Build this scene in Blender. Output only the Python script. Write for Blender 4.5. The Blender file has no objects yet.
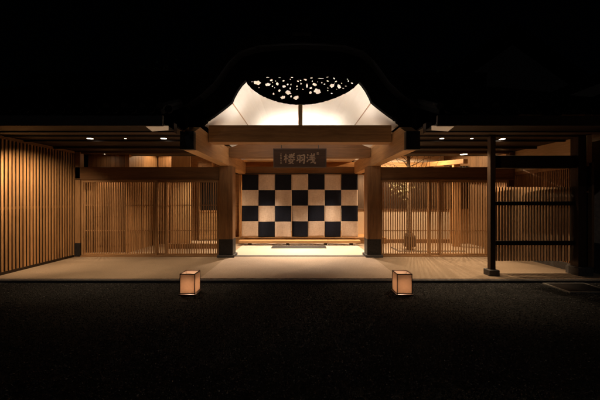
import bpy, bmesh, math, random
from mathutils import Vector
random.seed(7)
R = math.radians
scene = bpy.context.scene
C = scene.collection

# ------------------------------------------------------------ camera, world, moon, exposure
CAM_Z = 1.37
F = 300.0                                  # focal length in pixels of a 600 px wide picture
cam_data = bpy.data.cameras.new('camera')
cam_data.lens = 18.0; cam_data.sensor_width = 36.0; cam_data.sensor_fit = 'HORIZONTAL'
cam_data.clip_start = 0.05; cam_data.clip_end = 500
cam = bpy.data.objects.new('camera', cam_data); C.objects.link(cam)
cam.location = (0, 0, CAM_Z); cam.rotation_euler = (R(90), 0, 0)
scene.camera = cam

world = bpy.data.worlds.new('World'); scene.world = world; world.use_nodes = True
wn = world.node_tree; wn.nodes.clear()
sky = wn.nodes.new('ShaderNodeTexSky'); sky.sky_type = 'NISHITA'; sky.sun_disc = False
SUN_EL, SUN_AZ = R(35), R(208)
sky.sun_elevation = SUN_EL; sky.sun_rotation = SUN_AZ
bg = wn.nodes.new('ShaderNodeBackground'); bg.inputs['Strength'].default_value = 0.00006
wo = wn.nodes.new('ShaderNodeOutputWorld')
wn.links.new(sky.outputs[0], bg.inputs[0]); wn.links.new(bg.outputs[0], wo.inputs[0])
moon_d = bpy.data.lights.new('moon', 'SUN'); moon_d.energy = 0.055; moon_d.angle = R(0.5); moon_d.color = (0.95, 0.95, 1)
moon = bpy.data.objects.new('moon', moon_d); C.objects.link(moon)
sd = Vector((math.sin(SUN_AZ) * math.cos(SUN_EL), math.cos(SUN_AZ) * math.cos(SUN_EL), math.sin(SUN_EL)))
moon.rotation_euler = sd.to_track_quat('Z', 'Y').to_euler(); moon.location = (3, -5, 12)

vs = scene.view_settings
scene.display_settings.display_device = 'sRGB'
vs.view_transform = 'Standard'; vs.look = 'None'; vs.exposure = 0.0; vs.gamma = 1.0; vs.use_curve_mapping = False
scene.render.engine = 'CYCLES'
scene.cycles.use_denoising = True
scene.cycles.max_bounces = 8; scene.cycles.diffuse_bounces = 5; scene.cycles.transparent_max_bounces = 8
scene.cycles.sample_clamp_indirect = 4.0
scene.cycles.caustics_reflective = False; scene.cycles.caustics_refractive = False

WARM = (1.0, 0.71, 0.43)      # lamps under the eaves and indoors
CREAM = (1.0, 0.94, 0.86)
HALL = (1.0, 0.79, 0.57)     # cove light under the gable

# ------------------------------------------------------------ helpers
def pw(u, v, d):
    """A point of the photograph (600 x 400) at depth d."""
    return Vector(((u - 300) * d / F, d, CAM_Z + (200 - v) * d / F))

class MB:
    def __init__(s):
        s.v, s.f, s.mi = [], [], []
    def add(s, vs_, fs, mi=0):
        b = len(s.v); s.v += [tuple(p) for p in vs_]
        for f in fs:
            s.f.append(tuple(b + i for i in f)); s.mi.append(mi)
        return s
    def box(s, x0, x1, y0, y1, z0, z1, mi=0):
        return s.add([(x0, y0, z0), (x1, y0, z0), (x1, y1, z0), (x0, y1, z0), (x0, y0, z1), (x1, y0, z1), (x1, y1, z1), (x0, y1, z1)],
                     [(0, 3, 2, 1), (4, 5, 6, 7), (0, 1, 5, 4), (1, 2, 6, 5), (2, 3, 7, 6), (3, 0, 4, 7)], mi)
    def prism(s, pts, axis, a, b, mi=0):
        """Polygon pts swept along an axis from a to b. axis X: pts are (y,z); Y: (x,z); Z: (x,y)."""
        def mk(p, t):
            return {'X': (t, p[0], p[1]), 'Y': (p[0], t, p[1]), 'Z': (p[0], p[1], t)}[axis]
        n = len(pts)
        return s.add([mk(p, a) for p in pts] + [mk(p, b) for p in pts],
                     [tuple(range(n)), tuple(range(2 * n - 1, n - 1, -1))] + [(i, (i + 1) % n, n + (i + 1) % n, n + i) for i in range(n)], mi)
    def tube(s, pts, rad, n=8, mi=0, cap=True):
        pts = [Vector(p) for p in pts]
        if not isinstance(rad, (list, tuple)): rad = [rad] * len(pts)
        rings = []
        for i, p in enumerate(pts):
            t = (pts[min(i + 1, len(pts) - 1)] - pts[max(i - 1, 0)]).normalized()
            a = t.cross(Vector((0, 0, 1)) if abs(t.z) < .9 else Vector((1, 0, 0))).normalized(); b = t.cross(a)
            rings.append([p + (a * math.cos(k * 2 * math.pi / n) + b * math.sin(k * 2 * math.pi / n)) * rad[i] for k in range(n)])
        fs = []
        for i in range(len(rings) - 1):
            for k in range(n):
                fs.append((i * n + k, i * n + (k + 1) % n, (i + 1) * n + (k + 1) % n, (i + 1) * n + k))
        if cap:
            fs.append(tuple(range(n - 1, -1, -1))); fs.append(tuple((len(rings) - 1) * n + k for k in range(n)))
        return s.add([p for r in rings for p in r], fs, mi)
    def sheet(s, prof, y0, y1, th, mi=0, ny=1):
        """An (x,z) profile swept along y, thickness th outward (upward)."""
        n = len(prof); nor = []
        for i in range(n):
            a = Vector(prof[max(i - 1, 0)]); b = Vector(prof[min(i + 1, n - 1)]); t = (b - a).normalized(); nor.append(Vector((-t.y, t.x)))
        out = [(prof[i][0] + nor[i].x * th, prof[i][1] + nor[i].y * th) for i in range(n)]
        return s.prism_open(list(prof), out, y0, y1, mi)
    def prism_open(s, inn, out, y0, y1, mi=0):
        n = len(inn); V = []
        for y in (y0, y1):
            V += [(p[0], y, p[1]) for p in inn] + [(p[0], y, p[1]) for p in out]
        f = []; N = 2 * n
        for i in range(n - 1):
            f += [(i, i + 1, N + i + 1, N + i), (n + i + 1, n + i, N + n + i, N + n + i + 1), (i + 1, i, n + i, n + i + 1), (N + i, N + i + 1, N + n + i + 1, N + n + i)]
        f += [(0, N, N + n, n), (n - 1, 2 * n - 1, N + 2 * n - 1, N + n - 1)]
        return s.add(V, f, mi)
    def build(s, name, mat, parent=None, bevel=0.0, smooth=False, fix=True):
        off = Vector((0, 0, 0)); p = parent
        while p is not None:
            off += p.location; p = p.parent
        me = bpy.data.meshes.new(name)
        me.from_pydata([tuple(Vector(v) - off) for v in s.v], [], s.f)
        for m in (mat if isinstance(mat, (list, tuple)) else [mat]): me.materials.append(m)
        me.polygons.foreach_set('material_index', s.mi)
        if fix:
            bm = bmesh.new(); bm.from_mesh(me); bmesh.ops.recalc_face_normals(bm, faces=bm.faces); bm.to_mesh(me); bm.free()
        if smooth:
            me.polygons.foreach_set('use_smooth', [True] * len(me.polygons))
        me.update()
        o = bpy.data.objects.new(name, me); C.objects.link(o)
        if parent: o.parent = parent
        if bevel:
            b = o.modifiers.new('bevel', 'BEVEL'); b.width = bevel; b.segments = 2; b.limit_method = 'ANGLE'; b.angle_limit = R(40)
        return o

def tag(o, label=None, cat=None, group=None, kind=None):
    if label: o['label'] = label
    if cat: o['category'] = cat
    if group: o['group'] = group
    if kind: o['kind'] = kind
    return o
def thing(name, label, cat, loc=(0, 0, 0), group=None):
    o = bpy.data.objects.new(name, None); C.objects.link(o); o.location = loc; o.empty_display_size = .1
    return tag(o, label, cat, group)
def copy_tree(o, parent=None):
    c = o.copy(); C.objects.link(c)
    if parent: c.parent = parent
    for ch in list(o.children): copy_tree(ch, c)
    return c

# ------------------------------------------------------------ materials
def new_mat(name):
    m = bpy.data.materials.new(name); m.use_nodes = True
    nt = m.node_tree; b = nt.nodes['Principled BSDF']; b.inputs['Specular IOR Level'].default_value = .3
    return m, nt, b
_w = {}
def wood(col, axis='Z', rough=.55, grain=.45, vary=.25):
    """Timber: grain lines along the axis, rings, a tone of its own for each board and object."""
    key = (col, axis, rough, grain, vary)
    if key in _w: return _w[key]
    m, nt, b = new_mat('wood'); L = nt.links.new; N = nt.nodes.new
    tc = N('ShaderNodeTexCoord'); oi = N('ShaderNodeObjectInfo'); ge = N('ShaderNodeNewGeometry')
    mp = N('ShaderNodeMapping'); s = {'X': (.9, 16, 16), 'Y': (16, .9, 16), 'Z': (16, 16, .9)}[axis]
    mp.inputs['Scale'].default_value = s
    ofs = N('ShaderNodeVectorMath'); ofs.operation = 'ADD'; sc = N('ShaderNodeVectorMath'); sc.operation = 'SCALE'; sc.inputs['Scale'].default_value = 37.0
    cmb = N('ShaderNodeCombineXYZ')
    L(oi.outputs['Random'], cmb.inputs[0]); L(ge.outputs['Random Per Island'], cmb.inputs[1]); L(ge.outputs['Random Per Island'], cmb.inputs[2])
    L(cmb.outputs[0], sc.inputs[0]); L(tc.outputs['Object'], ofs.inputs[0]); L(sc.outputs[0], ofs.inputs[1]); L(ofs.outputs[0], mp.inputs[0])
    n1 = N('ShaderNodeTexNoise'); n1.inputs['Scale'].default_value = 1.6; n1.inputs['Detail'].default_value = 7; n1.inputs['Distortion'].default_value = .9
    L(mp.outputs[0], n1.inputs[0])
    n2 = N('ShaderNodeTexNoise'); n2.inputs['Scale'].default_value = 9; n2.inputs['Detail'].default_value = 4; L(mp.outputs[0], n2.inputs[0])
    n3 = N('ShaderNodeTexNoise'); n3.inputs['Scale'].default_value = 1.3; n3.inputs['Detail'].default_value = 3; L(tc.outputs['Object'], n3.inputs[0])
    ramp = N('ShaderNodeValToRGB'); e = ramp.color_ramp.elements
    e[0].position = .3; e[1].position = .7
    d = 1 - grain
    e[0].color = (col[0] * d, col[1] * d * .93, col[2] * d * .85, 1); e[1].color = (min(1, col[0] * 1.15), min(1, col[1] * 1.15), min(1, col[2] * 1.13), 1)
    a = N('ShaderNodeMath'); a.operation = 'MULTIPLY_ADD'; a.inputs[1].default_value = .35; L(n2.outputs[0], a.inputs[0])
    a2 = N('ShaderNodeMath'); a2.operation = 'MULTIPLY'; a2.inputs[1].default_value = .68; L(n1.outputs[0], a2.inputs[0]); L(a2.outputs[0], a.inputs[2])
    L(a.outputs[0], ramp.inputs[0])
    hsv = N('ShaderNodeHueSaturation'); L(ramp.outputs[0], hsv.inputs['Color'])
    r1 = N('ShaderNodeMath'); r1.operation = 'MULTIPLY_ADD'; r1.inputs[1].default_value = vary; r1.inputs[2].default_value = 1 - vary * .5
    L(ge.outputs['Random Per Island'], r1.inputs[0])
    r2 = N('ShaderNodeMath'); r2.operation = 'MULTIPLY_ADD'; r2.inputs[1].default_value = .5; r2.inputs[2].default_value = .75; L(n3.outputs[0], r2.inputs[0])
    r3 = N('ShaderNodeMath'); r3.operation = 'MULTIPLY'; L(r1.outputs[0], r3.inputs[0]); L(r2.outputs[0], r3.inputs[1])
    L(r3.outputs[0], hsv.inputs['Value']); L(hsv.outputs[0], b.inputs['Base Color'])
    b.inputs['Roughness'].default_value = rough
    bp = N('ShaderNodeBump'); bp.inputs['Strength'].default_value = .25; bp.inputs['Distance'].default_value = .004
    L(a.outputs[0], bp.inputs['Height']); L(bp.outputs[0], b.inputs['Normal'])
    _w[key] = m; return m
def rough_mat(name, col, col2=None, scale=40, rough=.8, bump=.3, dist=.003, big=2.0, bigamt=.25, metal=0, spec=.3):
    """Plaster, stone, earth, metal: fine speckle over large uneven clouds."""
    m, nt, b = new_mat(name); L = nt.links.new; N = nt.nodes.new
    tc = N('ShaderNodeTexCoord')
    n1 = N('ShaderNodeTexNoise'); n1.inputs['Scale'].default_value = scale; n1.inputs['Detail'].default_value = 6; L(tc.outputs['Object'], n1.inputs[0])
    n2 = N('ShaderNodeTexNoise'); n2.inputs['Scale'].default_value = big; n2.inputs['Detail'].default_value = 5; n2.inputs['Distortion'].default_value = .5; L(tc.outputs['Object'], n2.inputs[0])
    col2 = col2 or tuple(c * .75 for c in col)
    ramp = N('ShaderNodeValToRGB'); e = ramp.color_ramp.elements
    e[0].position = .35; e[1].position = .65; e[0].color = (*col2, 1); e[1].color = (*col, 1); L(n1.outputs[0], ramp.inputs[0])
    hsv = N('ShaderNodeHueSaturation'); L(ramp.outputs[0], hsv.inputs['Color'])
    r = N('ShaderNodeMath'); r.operation = 'MULTIPLY_ADD'; r.inputs[1].default_value = bigamt * 2; r.inputs[2].default_value = 1 - bigamt; L(n2.outputs[0], r.inputs[0])
    L(r.outputs[0], hsv.inputs['Value']); L(hsv.outputs[0], b.inputs['Base Color'])
    b.inputs['Roughness'].default_value = rough; b.inputs['Metallic'].default_value = metal; b.inputs['Specular IOR Level'].default_value = spec
    bp = N('ShaderNodeBump'); bp.inputs['Strength'].default_value = bump; bp.inputs['Distance'].default_value = dist
    L(n1.outputs[0], bp.inputs['Height']); L(bp.outputs[0], b.inputs['Normal'])
    return m
def emit(name, col, s):
    m = bpy.data.materials.new(name); m.use_nodes = True; nt = m.node_tree; nt.nodes.clear()
    e = nt.nodes.new('ShaderNodeEmission'); o = nt.nodes.new('ShaderNodeOutputMaterial')
    e.inputs[0].default_value = (*col, 1); e.inputs[1].default_value = s; nt.links.new(e.outputs[0], o.inputs[0]); return m

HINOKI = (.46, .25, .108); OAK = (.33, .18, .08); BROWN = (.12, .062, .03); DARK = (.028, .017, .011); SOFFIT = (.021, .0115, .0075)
M_black = rough_mat('black_metal', (.012, .012, .013), rough=.45, metal=.3, bump=.1)
M_capmetal = rough_mat('patinated_copper', (.035, .033, .034), (.022, .02, .02), scale=25, rough=.5, metal=.4, bump=.15)
M_plaster = rough_mat('white_plaster', (.78, .72, .64), (.74, .68, .60), scale=60, bump=.12, dist=.001, big=1.5, bigamt=.06)
M_wallcream = rough_mat('cream_plaster', (.66, .54, .40), (.60, .48, .35), scale=50, bump=.15, dist=.001, bigamt=.1)
M_slab = rough_mat('packed_earth_floor', (.29, .215, .145), (.215, .155, .105), scale=90, rough=.85, bump=.4, dist=.002, big=1.6, bigamt=.22)
M_hall = rough_mat('pale_earth_floor', (.47, .405, .335), (.40, .34, .28), scale=90, rough=.8, bump=.3, dist=.002, big=1.6, bigamt=.12)
M_path = rough_mat('washed_aggregate', (.43, .33, .255), (.27, .20, .15), scale=120, rough=.8, bump=.6, dist=.003, big=1.4, bigamt=.2)
M_stone = rough_mat('dark_granite', (.10, .09, .085), (.05, .046, .045), scale=80, rough=.7)
M_tile = rough_mat('roof_tile', (.0045, .0045, .005), (.003, .003, .0035), scale=12, rough=.85, bump=.2, spec=.03)
M_gravelbed = rough_mat('gravel_bed', (.010, .0095, .009), (.005, .005, .005), scale=110, rough=.9, bump=1, dist=.012, big=1.2, bigamt=.3)
M_mat = rough_mat('coir_mat', (.045, .04, .038), (.02, .018, .017), scale=150, rough=.95, bump=.8, dist=.004)
M_neighbour = rough_mat('neighbour_plaster', (.74, .56, .42), scale=20, bigamt=.3)
M_frame = wood((.035, .018, .010), 'Z')

def lens_light(parent, loc, energy, angle, blend=.6, tilt=(0, 0), col=WARM, rad=.03):
    d = bpy.data.lights.new('bulb', 'SPOT'); d.energy = energy; d.spot_size = R(angle); d.spot_blend = blend; d.color = col; d.shadow_soft_size = rad
    o = bpy.data.objects.new('bulb', d); C.objects.link(o); o.parent = parent; o.location = loc; o.rotation_euler = (R(tilt[0]), R(tilt[1]), 0)
    return o

# ------------------------------------------------------------ the setting
Z0 = .06
tag(MB().box(-60, 60, -20, 90, -.3, 0).build('ground', M_gravelbed), kind='structure')
tag(MB().box(-5.6, 5.4, 5.0, 13, -.2, Z0).build('entrance_terrace', M_slab, bevel=.008), kind='structure')
tag(MB().box(-1.67, 1.67, 4.996, 6.93, Z0 - .02, Z0 + .004).build('entrance_path', M_path), kind='structure')
tag(MB().box(-1.66, 1.66, 7.07, 9.0, Z0 - .02, Z0 + .004).build('entrance_hall_floor', M_hall), kind='structure')
tag(MB().box(-5.6, 5.4, 4.93, 4.995, -.1, .05).build('terrace_kerb', M_stone, bevel=.006), kind='structure')

# loose gravel, thousands of small stones nobody could count
def gravel():
    rnd = random.Random(3)
    base = [(0, 0, 1), (.9, 0, .3), (.28, .85, .3), (-.72, .53, .3), (-.72, -.53, .3), (.28, -.85, .3), (0, 0, -.6)]
    fb = [(0, 1, 2), (0, 2, 3), (0, 3, 4), (0, 4, 5), (0, 5, 1), (6, 2, 1), (6, 3, 2), (6, 4, 3), (6, 5, 4), (6, 1, 5)]
    V, Fc = [], []
    for i in range(62000):
        y = 4.92 - (rnd.random() ** 1.5) * 3.4
        x = rnd.uniform(-1, 1) * min(6.0, y * 1.08 + .3)
        r = rnd.uniform(.005, .0105); a = rnd.uniform(0, 6.28); ca, sa = math.cos(a), math.sin(a); ex = rnd.uniform(.75, 1.3); fl = rnd.uniform(.5, .95)
        b0 = len(V)
        for (px, py, pz) in base:
            px *= ex
            V.append((x + r * (px * ca - py * sa), y + r * (px * sa + py * ca), r * .3 + r * pz * fl))
        Fc += [tuple(b0 + k for k in f) for f in fb]
    me = bpy.data.meshes.new('gravel'); me.from_pydata(V, [], Fc); me.update()
    m, nt, b = new_mat('gravel_stone'); N = nt.nodes.new; L = nt.links.new
    g = N('ShaderNodeNewGeometry'); rp = N('ShaderNodeValToRGB'); e = rp.color_ramp.elements
    e[0].color = (.004, .004, .004, 1); e[1].color = (.13, .127, .125, 1); e.new(.88).color = (.010, .0098, .0098, 1)
    L(g.outputs['Random Per Island'], rp.inputs[0]); L(rp.outputs[0], b.inputs['Base Color']); b.inputs['Roughness'].default_value = .75
    me.materials.append(m)
    o = bpy.data.objects.new('gravel', me); C.objects.link(o)
    tag(o, 'dark loose gravel covering the forecourt', 'gravel', kind='stuff')
gravel()

# ------------------------------------------------------------ the gatehouse: frame, gable, eaves, roofs
gate = thing('entrance_gatehouse', 'timber entrance gatehouse with curved white lit gable and dark tiled roofs', 'gatehouse', (0, 7, 0))
G = gate
for s in (-1, 1):                                                   # two main pillars
    x0, x1 = sorted((s * 1.845, s * 1.54))
    p = MB().box(x0, x1, 6.85, 7.155, Z0 + .05, 2.15).build('pillar', wood((.235, .113, .044), 'Z', grain=.5), G, bevel=.008)
    MB().box(x0 - .006, x1 + .006, 6.844, 7.161, Z0 + .06, .475).build('metal_cap', M_capmetal, p, bevel=.003)
    MB().box(x0 - .045, x1 + .045, 6.80, 7.2, Z0 - .01, Z0 + .058).build('plinth', M_stone, p, bevel=.01)
def post(x, y, w, d, z0, z1, col=BROWN, cap=0, stone=0):
    p = MB().box(x - w / 2, x + w / 2, y - d / 2, y + d / 2, z0, z1).build('post', wood(col, 'Z'), G, bevel=.005)
    if cap: MB().box(x - w / 2 - .005, x + w / 2 + .005, y - d / 2 - .005, y + d / 2 + .005, z0 + .01, z0 + cap).build('metal_cap', M_capmetal, p, bevel=.003)
    if stone: MB().box(x - stone / 2, x + stone / 2, y - stone / 2, y + stone / 2, Z0 - .01, z0 + .002).build('plinth', M_stone, p, bevel=.012)
    return p
post(-5.12, 6.96, .12, .12, Z0, 2.48, OAK, cap=.32)
post(-5.22, 4.99, .10, .10, Z0, 2.48, BROWN)
post(3.345, 5.24, .09, .09, Z0 + .10, 2.48, (.07, .04, .024), stone=.18)
post(4.93, 5.30, .17, .16, Z0 + .14, 2.48, (.05, .028, .017), stone=.26)
post(4.89, 6.97, .12, .12, Z0, 2.48, BROWN, cap=.3)

WB = wood(HINOKI, 'Y', grain=.33); WX = wood(HINOKI, 'X', grain=.33); WZ = wood(HINOKI, 'Z', grain=.33)
for s in (-1, 1):                                                   # beams running front to back over the pillars
    x0, x1 = sorted((s * 1.825, s * 1.625))
    prof = [(4.6, 2.15), (9.0, 2.15), (9.0, 2.48), (7.05, 2.55), (5.3, 2.55), (4.9, 2.56), (4.6, 2.41)]
    b = MB().prism(prof, 'X', x0, x1).build('bracket_beam', WB, G, bevel=.006)
    MB().box(x0 - .006, x1 + .006, 4.57, 4.66, 2.142, 2.42).build('end_cap', M_black, b, bevel=.004)
MB().box(-1.62, 1.62, 5.3, 5.54, 2.39, 2.695).build('front_beam', wood((.31, .150, .057), 'X', grain=.45), G, bevel=.010)
rb = [(-1.62, 2.36), (-1.45, 2.34), (1.45, 2.34), (1.62, 2.36), (1.62, 2.56), (1.5, 2.60), (1.38, 2.65), (1.2, 2.675), (-1.2, 2.675), (-1.38, 2.65), (-1.5, 2.60), (-1.62, 2.56)]
MB().prism(rb, 'Y', 6.85, 7.05).build('arched_beam', wood((.21, .098, .038), 'X', grain=.4), G, bevel=.008)
MB().box(-.030, .045, 5.302, 5.42, 2.694, 3.40).build('king_post', wood((.62, .42, .23), 'Z', grain=.25), G, bevel=.004)
MB().box(-2.08, 2.08, 9.0, 9.14, 2.13, 2.37).build('lintel', wood((.22, .12, .055), 'X'), G, bevel=.006)
MB().box(-1.9, 1.9, 9.5, 9.53, 2.3, 2.569).build('transom_panel', wood((.45, .22, .08), 'X'), G)
# ceilings
MB().box(-1.62, 1.62, 7.06, 9.6, 2.57, 2.60).build('hall_ceiling', M_wallcream, G)
# vault under the gable: apex 3.27 m, a crease each side
GX = .03
gp = [(-1.75, 2.42), (-1.62, 2.445), (-1.47, 2.495), (-1.32, 2.608), (-1.2, 2.70), (-1.04, 2.83), (-1.01, 2.92), (-.96, 3.005), (-.905, 3.085), (-.84, 3.15), (-.74, 3.205), (-.6, 3.235), (-.4, 3.255), (-.2, 3.268), (0, 3.272)]
GS = 5.22 / 4.5                            # the arch stands on the front beam
gp = [(x * GS, CAM_Z + (z - CAM_Z) * GS) for x, z in gp if abs(x) < 1.5]
prof = [(x + GX, z) for x, z in gp] + [(-x + GX, z) for x, z in gp[-2::-1]]
va = MB().sheet(prof[::1], 5.21, 9.3, .03)
vo = va.build('vault', M_plaster, G)
for s in (-1, 1):
    MB().tube([(s * 1.04 * GS + GX, 5.22, 3.064), (s * 1.04 * GS + GX, 9.2, 3.064)], .012, 6).build('vault_rib', wood((.45, .30, .18), 'Y'), vo)
wall_poly = [(x, z) for x, z in prof]
wall_poly = [(-1.9, 2.61)] + wall_poly + [(1.9, 2.61)]
MB().prism(wall_poly, 'Y', 9.21, 9.25).build('gable_wall', M_plaster, G)
# cove lamps lying hidden on the beams
M_cove = emit('cove_light', CREAM, 120)
MB().box(-.8, .8, 8.3, 8.36, 2.601, 2.62).build('cove_lamp', M_cove, G)
M_cove2 = emit('cove_light_front', CREAM, 75)
MB().box(-1.08, -.2, 5.50, 5.53, 2.70, 2.715).build('cove_lamp', M_cove2, G)
MB().box(.2, 1.08, 5.50, 5.53, 2.70, 2.715).build('cove_lamp', M_cove2, G)

# bargeboard: lower edge from the photograph at its own depth, thick board, curled ends
D = 5.14
low = [(183, 132.5), (194, 132.5), (200, 128.3), (204, 125.5), (207, 121.5), (214, 117), (222, 111), (228, 106.3), (232.5, 102.5), (234.5, 97.5), (238, 91), (242, 85.3), (246, 81.3), (252, 77.6), (262, 75)]
low = [pw(u, v, D) for u, v in low]
lowp = [(p.x, p.z) for p in low] + [(GX, 3.60)]
upp = [(-2.05, 2.80), (-1.87, 2.90), (-1.64, 3.05), (-1.42, 3.24), (-1.3, 3.40), (-1.17, 3.58), (-1.0, 3.74), (-.7, 3.83), (GX, 3.87)]
left_poly = lowp + upp[::-1]
MB().prism(left_poly, 'Y', D - .05, D + .05).prism([(2 * GX - x, z) for x, z in left_poly], 'Y', D - .05, D + .05).build('bargeboard', rough_mat('black_lacquer', (.004, .0035, .003), rough=.9, spec=.02), G, bevel=.006)

def curve_mesh(splines, name, ext):
    cu = bpy.data.curves.new(name, 'CURVE'); cu.dimensions = '2D'; cu.fill_mode = 'BOTH'; cu.extrude = ext
    for pts in splines:
        sp = cu.splines.new('POLY'); sp.points.add(len(pts) - 1); sp.use_cyclic_u = True
        for i, (x, z) in enumerate(pts): sp.points[i].co = (x, z, 0, 1)
    o = bpy.data.objects.new(name, cu); C.objects.link(o)
    dg = bpy.context.evaluated_depsgraph_get()
    me = bpy.data.meshes.new_from_object(o.evaluated_get(dg)); bpy.data.objects.remove(o); bpy.data.curves.remove(cu)
    return me
# openwork carving hung below the top of the bargeboard
D2 = 5.04
rnd = random.Random(11)
edge = [(245, 78), (247.5, 84), (252, 89), (258, 93.2), (264, 96.6), (271, 99.5), (279, 101.9), (287, 103.5), (296, 104.4), (306, 104.3), (315, 103.4), (324, 101.4), (333, 98.6), (341, 95.3), (348, 91.8), (354, 87.6), (359, 82.5), (360, 77)]
scal = []
for i in range(len(edge) - 1):
    for k in range(5):
        t = k / 5; u = edge[i][0] * (1 - t) + edge[i + 1][0] * t; v = edge[i][1] * (1 - t) + edge[i + 1][1] * t
        w = .35 * abs(math.sin((i * 5 + k) * .9)) + rnd.uniform(-.12, .12)
        scal.append((u, v + w))
outer = scal + [(360, 74), (340, 68), (302, 65), (265, 68), (245, 74)]
def P2(u, v): p = pw(u, v, D2); return (p.x, p.z)
holes_px = [(80, 82, 13, 9), (115, 79, 7, 5), (128, 90, 9, 7), (145, 70, 6, 4), (172, 87, 5, 7), (130, 128, 10, 8), (155, 133, 4, 4), (182, 118, 5, 5), (203, 99, 6, 6), (232, 108, 6, 9), (222, 127, 11, 8), (236, 145, 3, 5), (198, 149, 8, 7), (260, 151, 11, 8), (95, 119, 4, 4), (68, 106, 4, 4), (290, 74, 5, 3), (302, 68, 7, 4), (329, 60, 5, 3), (309, 96, 4, 8), (345, 90, 8, 6), (327, 106, 6, 4), (325, 127, 7, 6), (357, 121, 14, 10), (345, 130, 5, 5), (425, 95, 8, 8), (457, 99, 7, 8), (405, 74, 4, 4), (457, 140, 5, 4), (500, 74, 3, 3), (372, 62, 13, 2), (403, 56, 7, 2), (435, 56, 7, 2), (240, 57, 5, 3), (183, 58, 5, 2), (128, 57, 8, 2), (280, 71, 4, 3), (265, 110, 2.5, 2.5), (290, 112, 2.5, 2.5), (405, 118, 2.5, 3), (160, 105, 2.5, 2)]
for _ in range(70):
    holes_px.append((rnd.uniform(50, 520), 62 + abs(rnd.gauss(0, 32)), rnd.uniform(2, 4.5), rnd.uniform(1.5, 4)))
holes_px = [h for h in holes_px if h[1] < 160 - ((h[0] - 285) / 230) ** 2 * 75]
splines = [[P2(u, v) for u, v in outer]]
kept = []
for h in sorted(holes_px, key=lambda q: -q[2] * q[3]):
    f = 1.0
    for g in kept:
        dx, dy = h[0] - g[0], h[1] - g[1]; dist = math.hypot(dx, dy) + 1e-6; ux, uy = abs(dx) / dist, abs(dy) / dist
        rg = math.hypot(g[2] * ux, g[3] * uy) * 1.6; rh = math.hypot(h[2] * ux, h[3] * uy) * 1.6
        f = min(f, (dist - rg - 1.2) / rh)
    if f > .35: kept.append((h[0], h[1], h[2] * f, h[3] * f))
for (cx, cy, rx, ry) in kept:
    ph = rnd.uniform(0, 6.28); n = 22 if rx > 5 else 12; pts = []
    for k in range(n):
        a = 2 * math.pi * k / n; m = 1.2 + .14 * math.sin(2 * a + ph) + .16 * math.sin(5 * a + ph * 2) + rnd.uniform(-.16, .14)
        pts.append(P2(240 + (cx + rx * m * math.cos(a)) / 4.615, 65 + (cy + ry * m * math.sin(a)) / 4.615))
    splines.append(pts)
me = curve_mesh(splines, 'carving', .009)
me.materials.append(bpy.data.materials['black_lacquer'])
ca = bpy.data.objects.new('openwork_carving', me); C.objects.link(ca); ca.parent = G
ca.location = Vector((0, D2, 0)) - G.location; ca.rotation_euler = (R(90), 0, 0)
# carved curls hanging from both ends of the bargeboard
for s in (-1, 1):
    mb = MB()
    for (u, v, r) in [(206, 123, .035), (209, 120.5, .03), (202.5, 126, .03), (212, 118.6, .022), (198, 128, .03), (193, 130, .04)]:
        p = pw(u, v, D); x = p.x if s < 0 else 2 * GX - p.x
        mb.tube([(x, D - .07, p.z + .02), (x, D + .02, p.z + .02)], r, 14)
    mb.build('carved_curl', bpy.data.materials['black_lacquer'], G, bevel=.003)

# eaves, soffits and fascias
SOF = 2.5
for s in (-1, 1):
    xi, xo = 1.93, (5.45 if s < 0 else 5.02)
    x0, x1 = sorted((s * xi, s * xo))
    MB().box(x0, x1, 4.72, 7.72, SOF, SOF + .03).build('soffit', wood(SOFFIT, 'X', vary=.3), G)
    mb = MB()
    for y, h in ((5.25, .022), (5.62, .035), (6.30, .05)):
        mb.box(x0 + .01, x1 - .01, y, y + .05, SOF - h, SOF + .003)
    mb.build('soffit_batten', wood((.015, .0085, .0055), 'X'), G, bevel=.003)
    MB().box(x0, x1, 4.60, 4.715, 2.405, 2.56).build('eave_beam', wood((.06, .034, .022), 'X'), G, bevel=.006)
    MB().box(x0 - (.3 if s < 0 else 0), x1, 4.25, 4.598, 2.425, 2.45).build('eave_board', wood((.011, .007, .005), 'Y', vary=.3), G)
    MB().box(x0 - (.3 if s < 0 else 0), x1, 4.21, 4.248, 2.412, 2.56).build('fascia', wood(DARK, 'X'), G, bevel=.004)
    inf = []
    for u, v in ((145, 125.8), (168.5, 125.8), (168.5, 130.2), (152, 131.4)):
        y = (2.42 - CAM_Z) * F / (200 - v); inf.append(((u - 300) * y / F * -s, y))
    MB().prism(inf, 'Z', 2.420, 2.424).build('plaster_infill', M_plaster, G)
    lx0, lx1 = (x0 + .12, -1.86) if s < 0 else (1.86, x1 - .1)
    MB().box(lx0, lx1, 6.90, 7.02, 1.83, 2.13).build('lintel', wood((.20, .098, .042), 'X', grain=.4), G, bevel=.006)
    MB().box(lx0, lx1, 6.885, 7.035, 1.845, 1.865).build('lintel_moulding', wood((.16, .085, .04), 'X'), G)
    MB().box(lx0, lx1, 6.90, 7.02, Z0 - .01, Z0 + .028).build('door_track', wood(OAK, 'X'), G, bevel=.003)
    MB().box(lx0, lx1, 6.93, 6.99, 2.44, 2.5).build('transom_rail', wood(BROWN, 'X'), G)
# small fittings over the beams
MB().box(-1.54, 1.54, 6.95, 7.06, Z0 - .01, Z0 + .012).build('threshold', M_stone, G, bevel=.004)

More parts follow.
